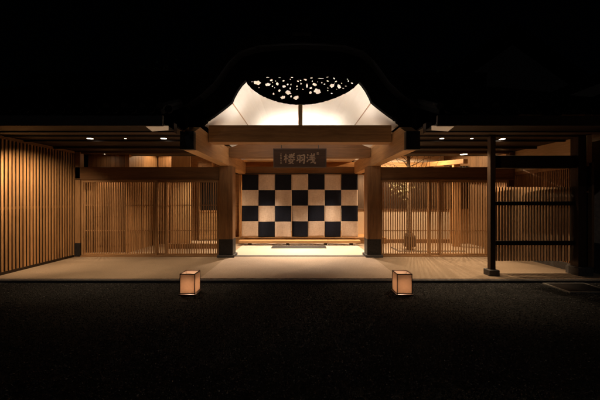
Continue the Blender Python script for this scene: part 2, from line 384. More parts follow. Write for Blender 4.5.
# tiled roofs
def tiled_slope(x0, x1, y0, z0, y1, z1, name='side_roof'):
    mb = MB().prism([(y0, z0), (y1, z1), (y1, z1 + .12), (y0, z0 + .1)], 'X', x0, x1); n = int((x1 - x0) / .24)
    for i in range(n + 1):
        x = x0 + (x1 - x0) * i / n
        mb.tube([(x, y0 - .02, z0 + .115), (x, (y0 + y1) / 2, (z0 + z1) / 2 + .13), (x, y1, z1 + .135)], .05, 8)
        mb.tube([(x + .12, y0 - .03, z0 + .07), (x + .12, y0 + .0, z0 + .07)], .055, 10)
    o = mb.build(name, M_tile, G)
    return o
tiled_slope(-7.2, -1.95, 4.2, 2.565, 8.2, 4.3); tiled_slope(1.95, 5.02, 4.2, 2.565, 8.2, 4.3)
tiled_slope(-7.2, 5.02, 12.6, 2.56, 8.4, 4.3, 'rear_roof')
MB().box(-7.3, 5.05, 8.1, 8.5, 4.3, 4.75).box(-7.35, 5.1, 8.15, 8.45, 4.75, 4.85).build('roof_ridge', M_tile, G, bevel=.02)
kp = [(-1.9, 2.90), (-1.66, 3.06), (-1.44, 3.26), (-1.31, 3.44), (-1.18, 3.62), (-1.0, 3.79), (-.7, 3.88), (-.35, 3.91), (0, 3.925)]
kprof = [(x + GX, z) for x, z in kp] + [(-x + GX, z) for x, z in kp[-2::-1]]
kr = MB().sheet(kprof, 4.86, 9.6, .14).build('curved_roof', M_tile, G)
mb = MB()
for k in range(16):
    y = 4.92 + k * .29
    mb.tube([(x, y, z + .15) for x, z in kprof], .05, 8)
mb.build('tile_ridge', M_tile, kr)
MB().box(-.13, .19, 4.8, 9.5, 4.03, 4.33).build('roof_ridge', M_tile, kr, bevel=.03)

# ------------------------------------------------------------ rooms behind the lattice (walls of the gatehouse)
WALL = wood((.20, .105, .045), 'Z', vary=.35); ORANGE = wood((.36, .185, .075), 'X', vary=.2)
def boards(x0, x1, y0, y1, z0, z1, n, axis='X'):
    mb = MB()
    for i in range(n):
        if axis == 'X':
            a = x0 + (x1 - x0) * i / n; b = x0 + (x1 - x0) * (i + 1) / n; mb.box(a + .002, b - .002, y0, y1, z0, z1)
        else:
            a = y0 + (y1 - y0) * i / n; b = y0 + (y1 - y0) * (i + 1) / n; mb.box(x0, x1, a + .002, b - .002, z0, z1)
    return mb
# left
boards(-5.3, -4.28, 7.5, 7.53, Z0, 2.75, 9).build('inner_wall', WALL, G)
boards(-4.30, -4.27, 7.535, 9.4, Z0, 2.75, 14, 'Y').build('inner_wall', wood((.34, .19, .085), 'Z', vary=.3), G)
MB().box(-4.34, -4.24, 7.44, 7.54, Z0, 2.74).build('post', wood(HINOKI, 'Z'), G, bevel=.005)
boards(-4.26, -1.9, 9.4, 9.43, Z0, 2.75, 16).build('inner_wall', ORANGE, G)
MB().box(-5.3, -1.84, 7.725, 11, 2.76, 2.79).build('inner_ceiling', M_wallcream, G)
MB().box(-3.52, -3.0, 8.2, 8.26, Z0, 2.75).build('inner_wall', wood((.55, .36, .19), 'Z', grain=.2), G, bevel=.004)
MB().box(-3.0, -2.05, 8.86, 8.9, .2, 1.02).build('inner_wall', wood((.40, .24, .115), 'X'), G)
w = MB().box(-3.0, -2.95, 8.84, 8.92, 1.02, 2.0).box(-2.43, -2.38, 8.84, 8.92, 1.02, 2.0).box(-2.95, -2.43, 8.84, 8.92, 1.02, 1.06).box(-2.95, -2.43, 8.84, 8.92, 1.95, 2.0).build('window_frame', wood(HINOKI, 'Z'), G, bevel=.003)
MB().box(-2.95, -2.43, 8.875, 8.885, 1.06, 1.95).build('pane', M_black, w)
MB().box(-3.6, -1.95, 8.05, 8.2, Z0 - .01, .19).build('raised_step', wood((.26, .14, .065), 'X'), G, bevel=.006)
MB().box(-3.6, -1.95, 8.2, 8.86, .1, .17).build('raised_floor', M_wallcream, G)
boards(-5.36, -5.33, 7.6, 9.5, Z0, 2.76, 12, 'Y').build('inner_wall', WALL, G)
boards(-4.2, -3.52, 8.9, 8.93, Z0, 2.75, 6).build('inner_wall', WALL, G)
# behind the curtain
MB().box(-2.6, 2.6, 9.0, 9.14, Z0 - .01, .24).build('raised_step', wood((.36, .2, .09), 'X'), G, bevel=.006)
MB().box(-2.6, 2.6, 9.14, 11, .1, .23).build('raised_floor', wood(HINOKI, 'Y'), G)
for x in (-2.02, -1.80, 1.965):
    MB().box(x - .03, x + .03, 9.005, 9.08, .24, 2.13).build('jamb', WZ, G, bevel=.004)
boards(-2.6, -1.2, 11, 11.03, .2, 2.6, 9).build('inner_wall', wood((.50, .27, .11), 'Z'), G)
boards(1.2, 2.7, 11, 11.03, 1.9, 2.6, 9).build('inner_wall', wood((.50, .27, .11), 'X'), G)
MB().box(-1.2, 1.2, 11, 11.03, .2, 2.6).build('inner_wall', M_wallcream, G)
sh = MB().box(1.2, 2.7, 11.0, 11.02, 1.06, 1.9).build('dark_window', M_black, G)
sj = MB().box(1.2, 2.7, 11.0, 11.02, .22, 1.06).build('shoji_panel', M_plaster, G)
mb = MB()
for k in range(7): mb.box(1.2, 2.7, 10.985, 10.998, .25 + k * .13, .258 + k * .13)
mb.build('shoji_grid', wood(HINOKI, 'X'), sj)
lv = MB()
for k in range(7): lv.box(-2.42, -2.2, 10.9, 10.99, 1.42 + k * .08, 1.46 + k * .08)
lv.build('louvre', wood(DARK, 'X'), G)
MB().prism([(-2.5, .95), (-2.1, .62), (-2.1, .50), (-2.5, .83)], 'Y', 10.2, 10.24).prism([(-2.5, .62), (-2.1, .29), (-2.1, .23), (-2.5, .5)], 'Y', 10.2, 10.24).build('stair_rail', wood(OAK, 'X'), G)
MB().box(-2.7, -2.67, 9.15, 11, .2, 2.6).build('inner_wall', ORANGE, G)
MB().box(2.7, 2.73, 10, 11, .2, 2.6).build('inner_wall', ORANGE, G)
# right: passage with a small court
cw = MB().box(1.9, 5.1, 10.0, 10.12, Z0 - .01, 1.03).build('low_wall', M_wallcream, G, bevel=.006)
MB().box(1.88, 5.1, 9.97, 10.15, 1.03, 1.07).build('wall_cap', wood(BROWN, 'X'), cw, bevel=.004)
MB().box(1.9, 5.1, 9.1, 9.22, Z0 - .01, .18).build('raised_step', wood((.26, .14, .065), 'X'), G, bevel=.006)
boards(1.9, 5.1, 10.6, 10.63, 1.0, 2.52, 20).build('inner_wall', wood((.06, .035, .02), 'Z', vary=.4), G)
MB().box(1.9, 5.1, 10.56, 10.64, 2.52, 2.70).build('tie_beam', wood((.40, .22, .09), 'X'), G, bevel=.005)
MB().box(1.9, 5.1, 10.6, 10.63, 2.70, 3.1).build('upper_wall', M_wallcream, G)
MB().box(1.9, 5.1, 7.725, 10.7, 3.1, 3.13).build('inner_ceiling', M_wallcream, G)
MB().prism([(7.9, 2.33), (10.5, 2.52), (10.5, 2.68), (7.9, 2.45)], 'X', 4.3, 4.42).build('tie_beam', wood((.40, .22, .09), 'Y'), G, bevel=.005)
MB().box(4.32, 4.5, 8.42, 8.54, Z0, 2.4).build('post', wood(HINOKI, 'Z'), G, bevel=.005)
MB().box(4.5, 5.1, 9.0, 9.03, Z0, 1.1).build('inner_wall', wood((.36, .2, .09), 'Z'), G)
w = MB()
for k in range(7): w.box(4.5 + k * .09, 4.515 + k * .09, 8.98, 9.0, 1.1, 2.4)
w.box(4.5, 5.1, 8.98, 9.0, 1.1, 1.13).box(4.5, 5.1, 8.975, 8.998, 1.72, 1.75)
wg = w.build('window_grid', wood((.14, .075, .035), 'Z'), G)
MB().box(4.5, 5.1, 9.01, 9.02, 1.1, 2.4).build('pane', M_black, wg)
boards(5.08, 5.11, 7.95, 10.75, Z0, 3.12, 20, 'Y').build('inner_wall', wood((.15, .085, .042), 'Z', vary=.35), G)
# right side wall of the porch, running back from the corner post
MB().box(4.98, 5.06, 5.2, 7.9, 2.02, 2.495).build('side_wall', wood((.62, .45, .29), 'Y', grain=.12), G)
MB().box(4.98, 5.06, 5.2, 7.9, Z0 - .01, .2).build('side_wall_base', M_stone, G, bevel=.01)
mb = MB()
for k in range(42):
    y = 5.22 + k * .042
    mb.box(4.985, 5.005, y, y + .018, .2, 2.02)
mb.box(4.975, 5.01, 5.2, 6.95, 1.95, 2.02).box(4.975, 5.01, 5.2, 6.95, 1.5, 1.52)
mb.build('side_lattice', wood((.36, .19, .085), 'Z'), G)
MB().box(5.04, 5.05, 5.5, 6.2, 1.55, 1.95).build('shoji_panel', M_plaster, G)
MB().box(5.06, 5.1, 5.2, 7.9, .2, 2.02).build('side_wall', wood((.2, .11, .05), 'Z'), G)

# ------------------------------------------------------------ lattice doors and screens
def lattice(name, label, cat, x0, x1, y, z0, z1, rails, pitch=.0545, sw=.0185, stile=(.05, .05), col=(.40, .225, .105), group=None, shift=0):
    t = thing(name, label, cat, ((x0 + x1) / 2, y, z0), group)
    WZ_ = wood(col, 'Z', vary=.5); WX_ = wood(col, 'X')
    if stile[0]: MB().box(x0, x0 + stile[0], y, y + .045, z0, z1).build('stile', WZ_, t, bevel=.003)
    if stile[1]: MB().box(x1 - stile[1], x1, y, y + .045, z0, z1).build('stile', WZ_, t, bevel=.003)
    a, b = x0 + stile[0], x1 - stile[1]
    MB().box(a, b, y + .002, y + .043, z1 - .05, z1).build('top_rail', WX_, t, bevel=.003)
    MB().box(a, b, y + .002, y + .043, z0, z0 + .045).build('bottom_rail', WX_, t, bevel=.003)
    n = max(1, round((b - a) / pitch)); mb = MB()
    for i in range(n):
        x = a + (i + .5) * (b - a) / n + random.uniform(-.0015, .0015)
        mb.box(x - sw / 2, x + sw / 2, y + .006, y + .03, z0 + .045, z1 - .05)
    mb.build('slat_panel', WZ_, t)
    for z in rails: MB().box(a, b, y + .031, y + .04, z - .009, z + .009).build('cross_rail', WX_, t)
    return t
ZB, ZT = Z0 + .03, 1.828
GD = 'lattice panels across the front of the porch'
lattice('lattice_door', 'widest wooden lattice panel, between the long side screen and the narrow opening', 'lattice door', -5.05, -3.31, 6.925, ZB, ZT, (1.25, .66), group=GD)
lattice('fixed_lattice', 'narrow lattice strip with few slats set between two wide lattice doors on the left', 'lattice panel', -3.36, -3.08, 6.975, ZB, ZT, (1.25, .66), stile=(.03, .03), group=GD)
lattice('lattice_door', 'wooden lattice door directly left of the left main pillar', 'lattice door', -3.13, -1.875, 6.925, ZB, ZT, (1.25, .66), group=GD)
lattice('lattice_door', 'wooden lattice door directly right of the right main pillar, tree behind it', 'lattice door', 1.86, 3.03, 6.925, ZB, ZT, (.66,), group=GD)
lattice('fixed_lattice', 'narrow lattice strip between the two wide lattice doors on the right', 'lattice panel', 2.98, 3.27, 6.975, ZB, ZT, (.66,), stile=(.03, .03), group=GD)
lattice('lattice_door', 'wooden lattice door partly behind the slim dark post', 'lattice door', 3.22, 4.36, 6.925, ZB, ZT, (.66,), pitch=.062, group=GD)
lattice('fixed_lattice', 'short lattice panel seen through the low slatted fence', 'lattice panel', 4.36, 4.82, 6.925, ZB, ZT, (.66,), group=GD)

# long screen closing the porch on the left
t = thing('lattice_screen', 'tall side screen of spaced vertical slats running front to back, warmly lit', 'screen', (-5.2, 5.95, Z0))
mb = MB(); n = 26
for i in range(n):
    y = 5.08 + i * .0718
    mb.box(-5.211, -5.195, y, y + .034, Z0 + .05, 2.46)
mb.build('slat_panel', wood((.46, .25, .11), 'Z', vary=.4), t, bevel=.002)
MB().box(-5.25, -5.18, 5.04, 6.9, 2.44, 2.49).build('top_rail', wood(OAK, 'Y'), t)
MB().box(-5.24, -5.19, 5.04, 6.9, Z0, Z0 + .045).build('bottom_rail', wood(DARK, 'Y'), t)
MB().box(-5.27, -5.24, 5.04, 6.9, 1.2, 1.25).build('cross_rail', wood(BROWN, 'Y'), t)
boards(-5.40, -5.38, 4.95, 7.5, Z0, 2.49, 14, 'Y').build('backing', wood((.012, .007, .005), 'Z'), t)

# low slatted fence between the slim post and the right corner
t = thing('slatted_fence', 'hanging slatted fence with dark horizontal bars right of the slim dark post', 'fence', (4.1, 5.33, .3))
mb = MB(); n = 27
for i in range(n):
    x = 3.44 + i * .0527
    mb.box(x - .011, x + .011, 5.332, 5.375, .285 + random.uniform(-.004, .004), 1.60)
mb.build('slat_panel', wood((.46, .29, .16), 'Z', vary=.3), t, bevel=.0015)
for z0, z1 in ((1.275, 1.345), (.575, .65)):
    MB().box(3.415, 4.845, 5.275, 5.33, z0, z1).build('cross_bar', wood(DARK, 'X'), t, bevel=.004)
MB().box(3.415, 4.845, 5.25, 5.36, 1.93, 2.15).build('top_beam', wood(DARK, 'X'), t, bevel=.006)

# ------------------------------------------------------------ lamps in the ceilings
def downlight(name, label, x, y, z, energy, angle, r=.055, tilt=(0, 0), blend=.75, glow=18, group='round recessed downlights', col=WARM, rad=.03):
    t = thing(name, label, 'downlight', (x, y, z), group)
    ring = MB(); n = 20; V, Fc = [], []
    for k in range(n):
        a = 2 * math.pi * k / n
        for rr, zz in ((r * 1.25, -.004), (r, -.006), (r, .0)):
            V.append((x + rr * math.cos(a), y + rr * math.sin(a), z + zz))
    for k in range(n):
        a, b = k * 3, ((k + 1) % n) * 3
        Fc += [(a, b, b + 1, a + 1), (a + 1, b + 1, b + 2, a + 2)]
    ring.add(V, Fc); ring.build('trim_ring', M_black, t)
    MB().add([(x + r * .9 * math.cos(2 * math.pi * k / n), y + r * .9 * math.sin(2 * math.pi * k / n), z - .0035) for k in range(n)], [tuple(range(n - 1, -1, -1))]).build('lens', emit('lamp_lens', (1, .82, .62), glow), t, fix=False)
    lens_light(t, (0, 0, -.015), energy, angle, blend, tilt, col, rad)
    return t
downlight('downlight', 'small downlight in the left soffit nearest the tall side screen', -3.85, 5.5, SOF, 105, 76)
downlight('downlight', 'faint tiny downlight in the left soffit between two brighter ones', -3.2, 5.5, SOF, 8, 100, r=.025, glow=4)
downlight('downlight', 'downlight in the left soffit nearest the curved gable', -2.5, 5.5, SOF, 95, 98)
downlight('downlight', 'downlight in the right soffit nearest the curved gable', 2.6, 5.5, SOF, 120, 98, r=.04)
downlight('downlight', 'downlight in the right soffit just left of the slim dark post', 3.15, 5.5, SOF, 130, 95, r=.03, glow=8)
downlight('downlight', 'downlight in the right soffit just right of the slim dark post', 3.74, 5.55, SOF, 110, 95)
downlight('downlight', 'oval glowing downlight above the right lintel, in front of the cream wall', 4.05, 7.42, SOF, 130, 130, r=.09)
downlight('downlight', 'downlight in the entrance hall ceiling left of the name board', -.80, 8.28, 2.57, 640, 84, r=.06, tilt=(-13, 0), col=HALL)
downlight('downlight', 'downlight in the entrance hall ceiling right of the name board', .80, 8.28, 2.57, 640, 84, r=.06, tilt=(-13, 0), col=HALL)
downlight('downlight', 'wall washing lamp behind the eave beam, close to the tall side screen', -4.55, 4.80, 2.47, 330, 84, tilt=(38, 22), r=.04, blend=.9)
downlight('downlight', 'downlight behind the lattice left of the left main pillar', -2.35, 7.66, SOF, 240, 130, rad=.10)
downlight('downlight', 'downlight behind the lattice near the tall side screen', -4.75, 7.25, 2.49, 170, 80)
downlight('downlight', 'downlight behind the lattice over the small tree', 2.5, 7.66, SOF, 240, 130, rad=.10)
downlight('downlight', 'downlight over the raised floor behind the curtain on the left', -2.3, 9.9, 2.58, 260, 140)
downlight('downlight', 'downlight over the raised floor behind the curtain on the right', 2.3, 9.9, 2.58, 260, 140)
downlight('downlight', 'unseen fill lamp added in the inner ceiling behind the left lattice', -3.8, 8.5, 2.755, 34, 168, blend=.2)  # added fill lamp, brightens the upper walls behind the left transom
downlight('downlight', 'downlight above the low cream wall of the small court', 3.4, 9.0, 3.095, 480, 166, blend=.2)

# ------------------------------------------------------------ lanterns on the gravel
def paper():
    m, nt, b = new_mat('lantern_paper'); N = nt.nodes.new; L = nt.links.new
    tc = N('ShaderNodeTexCoord'); n = N('ShaderNodeTexNoise'); n.inputs['Scale'].default_value = 35; n.inputs['Detail'].default_value = 6; L(tc.outputs['Object'], n.inputs[0])
    rp = N('ShaderNodeValToRGB'); rp.color_ramp.elements[0].color = (.32, .25, .19, 1); rp.color_ramp.elements[1].color = (.40, .32, .25, 1); L(n.outputs[0], rp.inputs[0])
    tr = N('ShaderNodeBsdfTranslucent'); df = N('ShaderNodeBsdfDiffuse'); mx = N('ShaderNodeMixShader'); mx.inputs[0].default_value = .55
    L(rp.outputs[0], tr.inputs[0]); L(rp.outputs[0], df.inputs[0]); L(df.outputs[0], mx.inputs[1]); L(tr.outputs[0], mx.inputs[2])
    L(mx.outputs[0], nt.nodes['Material Output'].inputs[0]); return m
M_paper = paper()
def lantern(label, cx):
    w, d, h, y0 = .105, .115, .30, 4.30; cy = y0 + d
    t = thing('paper_lantern', label, 'lantern', (cx, cy, 0), 'paper lanterns on the gravel')
    f = M_frame; q = .0085; zb = .012
    for sx in (-1, 1):
        for sy in (-1, 1):
            MB().box(cx + sx * w - q / 2, cx + sx * w + q / 2, cy + sy * d - q / 2, cy + sy * d + q / 2, zb, h + .012).build('corner_post', f, t)
    for z in (zb + .008, h):
        mb = MB()
        for sy in (-1, 1): mb.box(cx - w + q / 2, cx + w - q / 2, cy + sy * d - q / 2, cy + sy * d + q / 2, z, z + .012)
        for sx in (-1, 1): mb.box(cx + sx * w - q / 2, cx + sx * w + q / 2, cy - d + q / 2, cy + d - q / 2, z, z + .012)
        mb.build('rail', f, t)
    for sy in (-1, 1):
        MB().box(cx - w + q / 2, cx + w - q / 2, cy + sy * (d - .001) - .001, cy + sy * (d - .001) + .001, zb + .02, h).build('paper_panel', M_paper, t)
    for sx in (-1, 1):
        MB().box(cx + sx * (w - .001) - .001, cx + sx * (w - .001) + .001, cy - d + q / 2, cy + d - q / 2, zb + .02, h).build('paper_panel', M_paper, t)
    MB().box(cx - w - .018, cx + w + .018, cy - d - .018, cy + d + .018, .002, .014).build('base', f, t, bevel=.002)
    MB().tube([(cx, cy, .014), (cx, cy, .07)], .022, 12).build('lamp_holder', M_black, t)
    dd = bpy.data.lights.new('bulb', 'POINT'); dd.energy = 10; dd.color = (1, .645, .43); dd.shadow_soft_size = .028
    o = bpy.data.objects.new('bulb', dd); C.objects.link(o); o.parent = t; o.location = (0, 0, .125)
    u = bpy.data.lights.new('bulb', 'SPOT'); u.energy = 46; u.color = (1, .74, .5); u.spot_size = R(128); u.spot_blend = .4; u.shadow_soft_size = .012
    o = bpy.data.objects.new('bulb', u); C.objects.link(o); o.parent = t; o.location = (0, 0, .262); o.rotation_euler = (R(180), 0, 0)
    return t
lantern('glowing square paper lantern on gravel in front of the left pillar', -1.615)
lantern('glowing square paper lantern on gravel in front of the right pillar', 1.5)

# ------------------------------------------------------------ curtain, name board, step, mat
def cloth(name, col, col2, sheen=.2):
    m, nt, b = new_mat(name); N = nt.nodes.new; L = nt.links.new
    tc = N('ShaderNodeTexCoord')
    def nz(sc, mapping):
        mp = N('ShaderNodeMapping'); mp.inputs['Scale'].default_value = mapping; L(tc.outputs['Object'], mp.inputs[0])
        n = N('ShaderNodeTexNoise'); n.inputs['Scale'].default_value = sc; n.inputs['Detail'].default_value = 5; L(mp.outputs[0], n.inputs[0]); return n
    a = nz(22, (6, 1, .35)); c = nz(20, (.8, 1, 5)); g = nz(3, (1, 1, 1))
    ad = N('ShaderNodeMath'); ad.operation = 'ADD'; L(a.outputs[0], ad.inputs[0]); L(c.outputs[0], ad.inputs[1])
    ad2 = N('ShaderNodeMath'); ad2.operation = 'MULTIPLY_ADD'; ad2.inputs[1].default_value = .7; L(g.outputs[0], ad2.inputs[0]); L(ad.outputs[0], ad2.inputs[2])
    mr = N('ShaderNodeMapRange'); mr.inputs[1].default_value = 1.0; mr.inputs[2].default_value = 1.7; L(ad2.outputs[0], mr.inputs[0])
    mix = N('ShaderNodeMix'); mix.data_type = 'RGBA'; mix.inputs[6].default_value = (*col2, 1); mix.inputs[7].default_value = (*col, 1); L(mr.outputs[0], mix.inputs[0])
    oi = N('ShaderNodeObjectInfo'); hv = N('ShaderNodeHueSaturation'); rr = N('ShaderNodeMath'); rr.operation = 'MULTIPLY_ADD'; rr.inputs[1].default_value = .22; rr.inputs[2].default_value = .89
    L(oi.outputs['Random'], rr.inputs[0]); L(rr.outputs[0], hv.inputs['Value']); L(mix.outputs[2], hv.inputs['Color']); L(hv.outputs[0], b.inputs['Base Color']); b.inputs['Specular IOR Level'].default_value = .08; b.inputs['Roughness'].default_value = .9; b.inputs['Sheen Weight'].default_value = sheen
    bp = N('ShaderNodeBump'); bp.inputs['Strength'].default_value = .4; bp.inputs['Distance'].default_value = .003; L(ad.outputs[0], bp.inputs['Height']); L(bp.outputs[0], b.inputs['Normal'])
    return m
M_hemp = cloth('natural_hemp', (.54, .42, .335), (.36, .275, .215)); M_indigo = cloth('indigo_cloth', (.011, .0125, .021), (.005, .0058, .010), 0)
cur = thing('noren_curtain', 'long checkered doorway curtain of black and natural cloth squares', 'curtain', (0, 8.9, 2.15))
NX0, NX1, NZ1, NZ0 = -1.722, 1.712, 2.138, .275
cwid = (NX1 - NX0) / 7
for c in range(7):
    mb = MB(); nx, nz = 10, 48; rnd = random.Random(40 + c)
    a0 = rnd.uniform(0, 6.28); drop = rnd.uniform(-.012, .012); jz = rnd.uniform(-.009, .006)
    V, Fc = [], []
    xs0 = NX0 + c * cwid
    for j in range(nz + 1):
        tz = j / nz; z = NZ1 + jz - (NZ1 - NZ0 - drop) * tz
        for i in range(nx + 1):
            tx = i / nx
            sl = (.004 + .012 * max(0, tz - .45)) * rnd_ if (rnd_ := (1 if c in (2, 3) else .45)) else 0
            x = xs0 + sl * .5 + tx * (cwid - sl) + .006 * math.sin(a0 + 2.2 * tz) * tz
            yy = 8.9 +   .032 * math.sin(tx * 5.5 + a0 + tz * 1.1) * (.25 + tz) + .012 * math.sin(a0 * 2 + tz * 2.6) * tz + .0035 * math.sin(12.57 * tz * 1.0 + tx * 2)
            V.append((x, yy, z))
    mi = []
    for j in range(nz):
        for i in range(nx):
            q = j * (nx + 1) + i; Fc.append((q, q + 1, q + nx + 2, q + nx + 1)); mi.append(1 if (c + j // 12) % 2 == 0 else 0)
    mb.add(V, Fc); mb.mi = mi
    o = mb.build('cloth_strip', [M_hemp, M_indigo], cur, smooth=True, fix=False)
    sm = o.modifiers.new('thickness', 'SOLIDIFY'); sm.thickness = .0025; sm.offset = 0
MB().tube([(-2.04, 8.88, 2.155), (2.06, 8.88, 2.155)], .011, 8).build('rod', M_black, cur)
for x in (-1.93, 1.93):
    MB().box(x - .02, x + .02, 8.87, 9.0, 2.15, 2.185).build('rod_bracket', M_black, cur)

# name board, three brush-written characters and a small inscription
sg = thing('name_board', 'dark wooden name board with carved brush characters hanging over the doorway', 'sign', (0, 6.78, 2.12))
BX0, BX1, BZ0, BZ1 = -.585, .58, 2.125, 2.51
TILT = .16
def brd(x, z, off=0): return (x, 6.80 - (z - BZ0) * TILT - off, z)
bm = MB(); V = []
for off in (0, .03):
    V += [(x, 6.80 - (z - BZ0) * TILT + off, z) for x, z in ((BX0, BZ0), (BX1, BZ0), (BX1, BZ1), (BX0, BZ1))]
bm.add(V, [(0, 1, 2, 3), (7, 6, 5, 4), (0, 4, 5, 1), (1, 5, 6, 2), (2, 6, 7, 3), (3, 7, 4, 0)])
bm.build('board', wood((.03, .0125, .0055), 'X', grain=.5, rough=.9), sg, bevel=.002)
fr = MB(); e = .018
for (a, b_, c, d) in ((BX0 - .008, BX1 + .008, BZ1, BZ1 + e), (BX0 - .008, BX1 + .008, BZ0 - e, BZ0), (BX0 - e, BX0, BZ0 - e, BZ1 + e), (BX1, BX1 + e, BZ0 - e, BZ1 + e)):
    V = []
    for off in (-.008, .035): V += [(x, 6.80 - (z - BZ0) * TILT + off, z) for x, z in ((a, c), (b_, c), (b_, d), (a, d))]
    fr.add(V, [(0, 1, 2, 3), (7, 6, 5, 4), (0, 4, 5, 1), (1, 5, 6, 2), (2, 6, 7, 3), (3, 7, 4, 0)])
fr.build('board_frame', wood((.045, .024, .014), 'X'), sg)
def catmull(P, n=6):
    P = [Vector((p[0], p[1], p[2] if len(p) > 2 else 1)) for p in P]
    Q = [P[0] * 2 - P[1]] + P + [P[-1] * 2 - P[-2]]; out = []
    for i in range(1, len(Q) - 2):
        for k in range(n):
            t = k / n
            out.append(.5 * ((2 * Q[i]) + (Q[i + 1] - Q[i - 1]) * t + (2 * Q[i - 1] - 5 * Q[i] + 4 * Q[i + 1] - Q[i + 2]) * t * t + (3 * Q[i] - Q[i - 1] - 3 * Q[i + 1] + Q[i + 2]) * t ** 3))
    return out + [P[-1]]
lift = [0.0]
def stroke(mb, P, ox, oz, sx, sz, w):
    pts = catmull(P); n = len(pts); V = []; lift[0] += .00012
    for i, p in enumerate(pts):
        a = pts[max(i - 1, 0)]; b = pts[min(i + 1, n - 1)]; t = Vector(((b.x - a.x) * sx, (b.y - a.y) * sz)); t = t.normalized() if t.length > 1e-9 else Vector((1, 0)); nn = Vector((-t.y, t.x))
        ww = w * p.z * (.55 + .45 * min(1, 4 * i / n, 3.0 * (n - 1 - i) / n + .25))
        x = ox + p.x * sx; z = oz + p.y * sz
        for sgn in (-1, 1):
            for off in (.0035 + lift[0], -.002):
                V.append(brd(x + nn.x * ww * sgn, z + nn.y * ww * sgn, off))
    fs = []
    for i in range(n - 1):
        a = i * 4; b = a + 4
        fs += [(a, b, b + 2, a + 2), (a, a + 1, b + 1, b), (a + 2, b + 2, b + 3, a + 3)]
    fs += [(0, 2, 3, 1), ((n - 1) * 4, (n - 1) * 4 + 1, (n - 1) * 4 + 3, (n - 1) * 4 + 2)]
    mb.add(V, fs)
ROU = [[(.02, .70), (.18, .73), (.36, .78, .7)], [(.20, .97), (.21, .6), (.19, .05, .8)], [(.19, .66), (.12, .46), (0, .30, .4)], [(.22, .62), (.30, .52), (.36, .46, 1.2)],
       [(.52, .93), (.56, .87), (.60, .82, 1.2)], [(.98, 1.04), (.88, .92), (.78, .84, .6)], [(.42, .72), (.66, .76), (.98, .80, .8)], [(.70, .98), (.69, .78), (.69, .52, .7)],
       [(.67, .73), (.56, .62), (.43, .54, .5)], [(.71, .72), (.82, .62), (.97, .55, 1.3)],
       [(.62, .52), (.56, .30), (.50, .20), (.72, .08), (.90, -.04, .8)], [(.86, .42), (.78, .2), (.62, .04), (.42, -.04, .5)], [(.38, .34), (.68, .36), (1.02, .39, .8)]]
HANE = [[(.04, .80), (.24, .84), (.46, .86), (.45, .55), (.42, .16), (.34, .20, .5)], [(.10, .66), (.17, .60), (.23, .55, 1.3)], [(.02, .30), (.18, .38), (.36, .50, .6)],
        [(.54, .84), (.74, .88), (.98, .90), (.97, .50), (.92, .04), (.80, .12, .5)], [(.60, .68), (.68, .62), (.74, .56, 1.3)], [(.52, .28), (.70, .38), (.88, .52, .6)]]
ASA = [[(.06, .90), (.13, .84), (.19, .78, 1.3)], [(.0, .62), (.08, .57), (.14, .51, 1.3)], [(.02, .10), (.12, .24), (.24, .42, .5)],
       [(.32, .72), (.60, .77), (.92, .82, .8)], [(.30, .54), (.60, .58), (.95, .63, .8)], [(.26, .34), (.60, .39), (1.0, .45, .8)],
       [(.54, 1.02), (.58, .7), (.68, .30), (.84, .08), (.98, -.02), (1.0, .14, .4)], [(.90, .34), (.70, .16), (.40, .0, .5)], [(.78, .98), (.84, .93), (.90, .87, 1.2)]]
let = MB()
def sx_(u): return (u - 300) * 6.76 / F
def sz_(v): return CAM_Z + (200 - v) * 6.76 / F
for strokes, u0, u1, v0, v1 in ((ROU, 283.6, 294.8, 153.6, 163.2), (HANE, 296.3, 304.6, 154.2, 163.6), (ASA, 306.6, 315.6, 153.4, 163.0)):
    for P in strokes: stroke(let, P, sx_(u0), sz_(v1), sx_(u1) - sx_(u0), sz_(v0) - sz_(v1), .0155)
rnd = random.Random(5)
for k in range(7):                                                  # the little column of brush marks at the left edge
    v = 153.6 + k * 1.5
    for q in range(3):
        y = rnd.random()
        stroke(let, [(0, y * .9), (.5, y * .9 + .05), (1, y * .9 + .12)], sx_(280.2), sz_(v + 1.2), sx_(281.7) - sx_(280.2), sz_(v) - sz_(v + 1.2), .003)
    stroke(let, [(.5, 1), (.45, .5), (.5, 0)], sx_(280.2), sz_(v + 1.2), .034, .027, .003)
for P in ([(0, 1), (.5, 1), (1, 1)], [(0, 0), (.5, 0), (1, 0)], [(0, 1), (0, .5), (0, 0)], [(1, 1), (1, .5), (1, 0)], [(.2, .5), (.5, .6), (.8, .5)], [(.5, .9), (.5, .5), (.5, .1)]):
    stroke(let, P, sx_(316.9), sz_(154.6), .04, .045, .0045)
let.build('lettering', rough_mat('worn_gold_wash', (.20, .125, .075), (.11, .068, .042), scale=60), sg)
for x in (-.42, .42):
    MB().tube([(x, 6.77, 2.53), (x, 6.85, 2.62)], .007, 6).build('hook', M_black, sg)

st = thing('step_board', 'long low wooden step board on the floor under the curtain', 'step', (0, 8.75, Z0))
MB().box(-1.76, .80, 8.58, 8.84, .135, .205).build('plank', wood((.44, .25, .11), 'X', grain=.3), st, bevel=.006)
MB().box(.806, 1.74, 8.58, 8.84, .135, .205).build('plank', wood((.42, .24, .105), 'X', grain=.3), st, bevel=.006)
for x in (-1.5, -.4, .7, 1.45):
    MB().box(x, x + .08, 8.62, 8.82, Z0 + .004, .135).build('foot', wood(DARK, 'Y'), st)
tag(MB().box(-.78, .72, 8.08, 8.48, Z0 + .004, Z0 + .018).build('door_mat', M_mat, bevel=.004), 'flat dark grey door mat on the bright hall floor', 'mat')

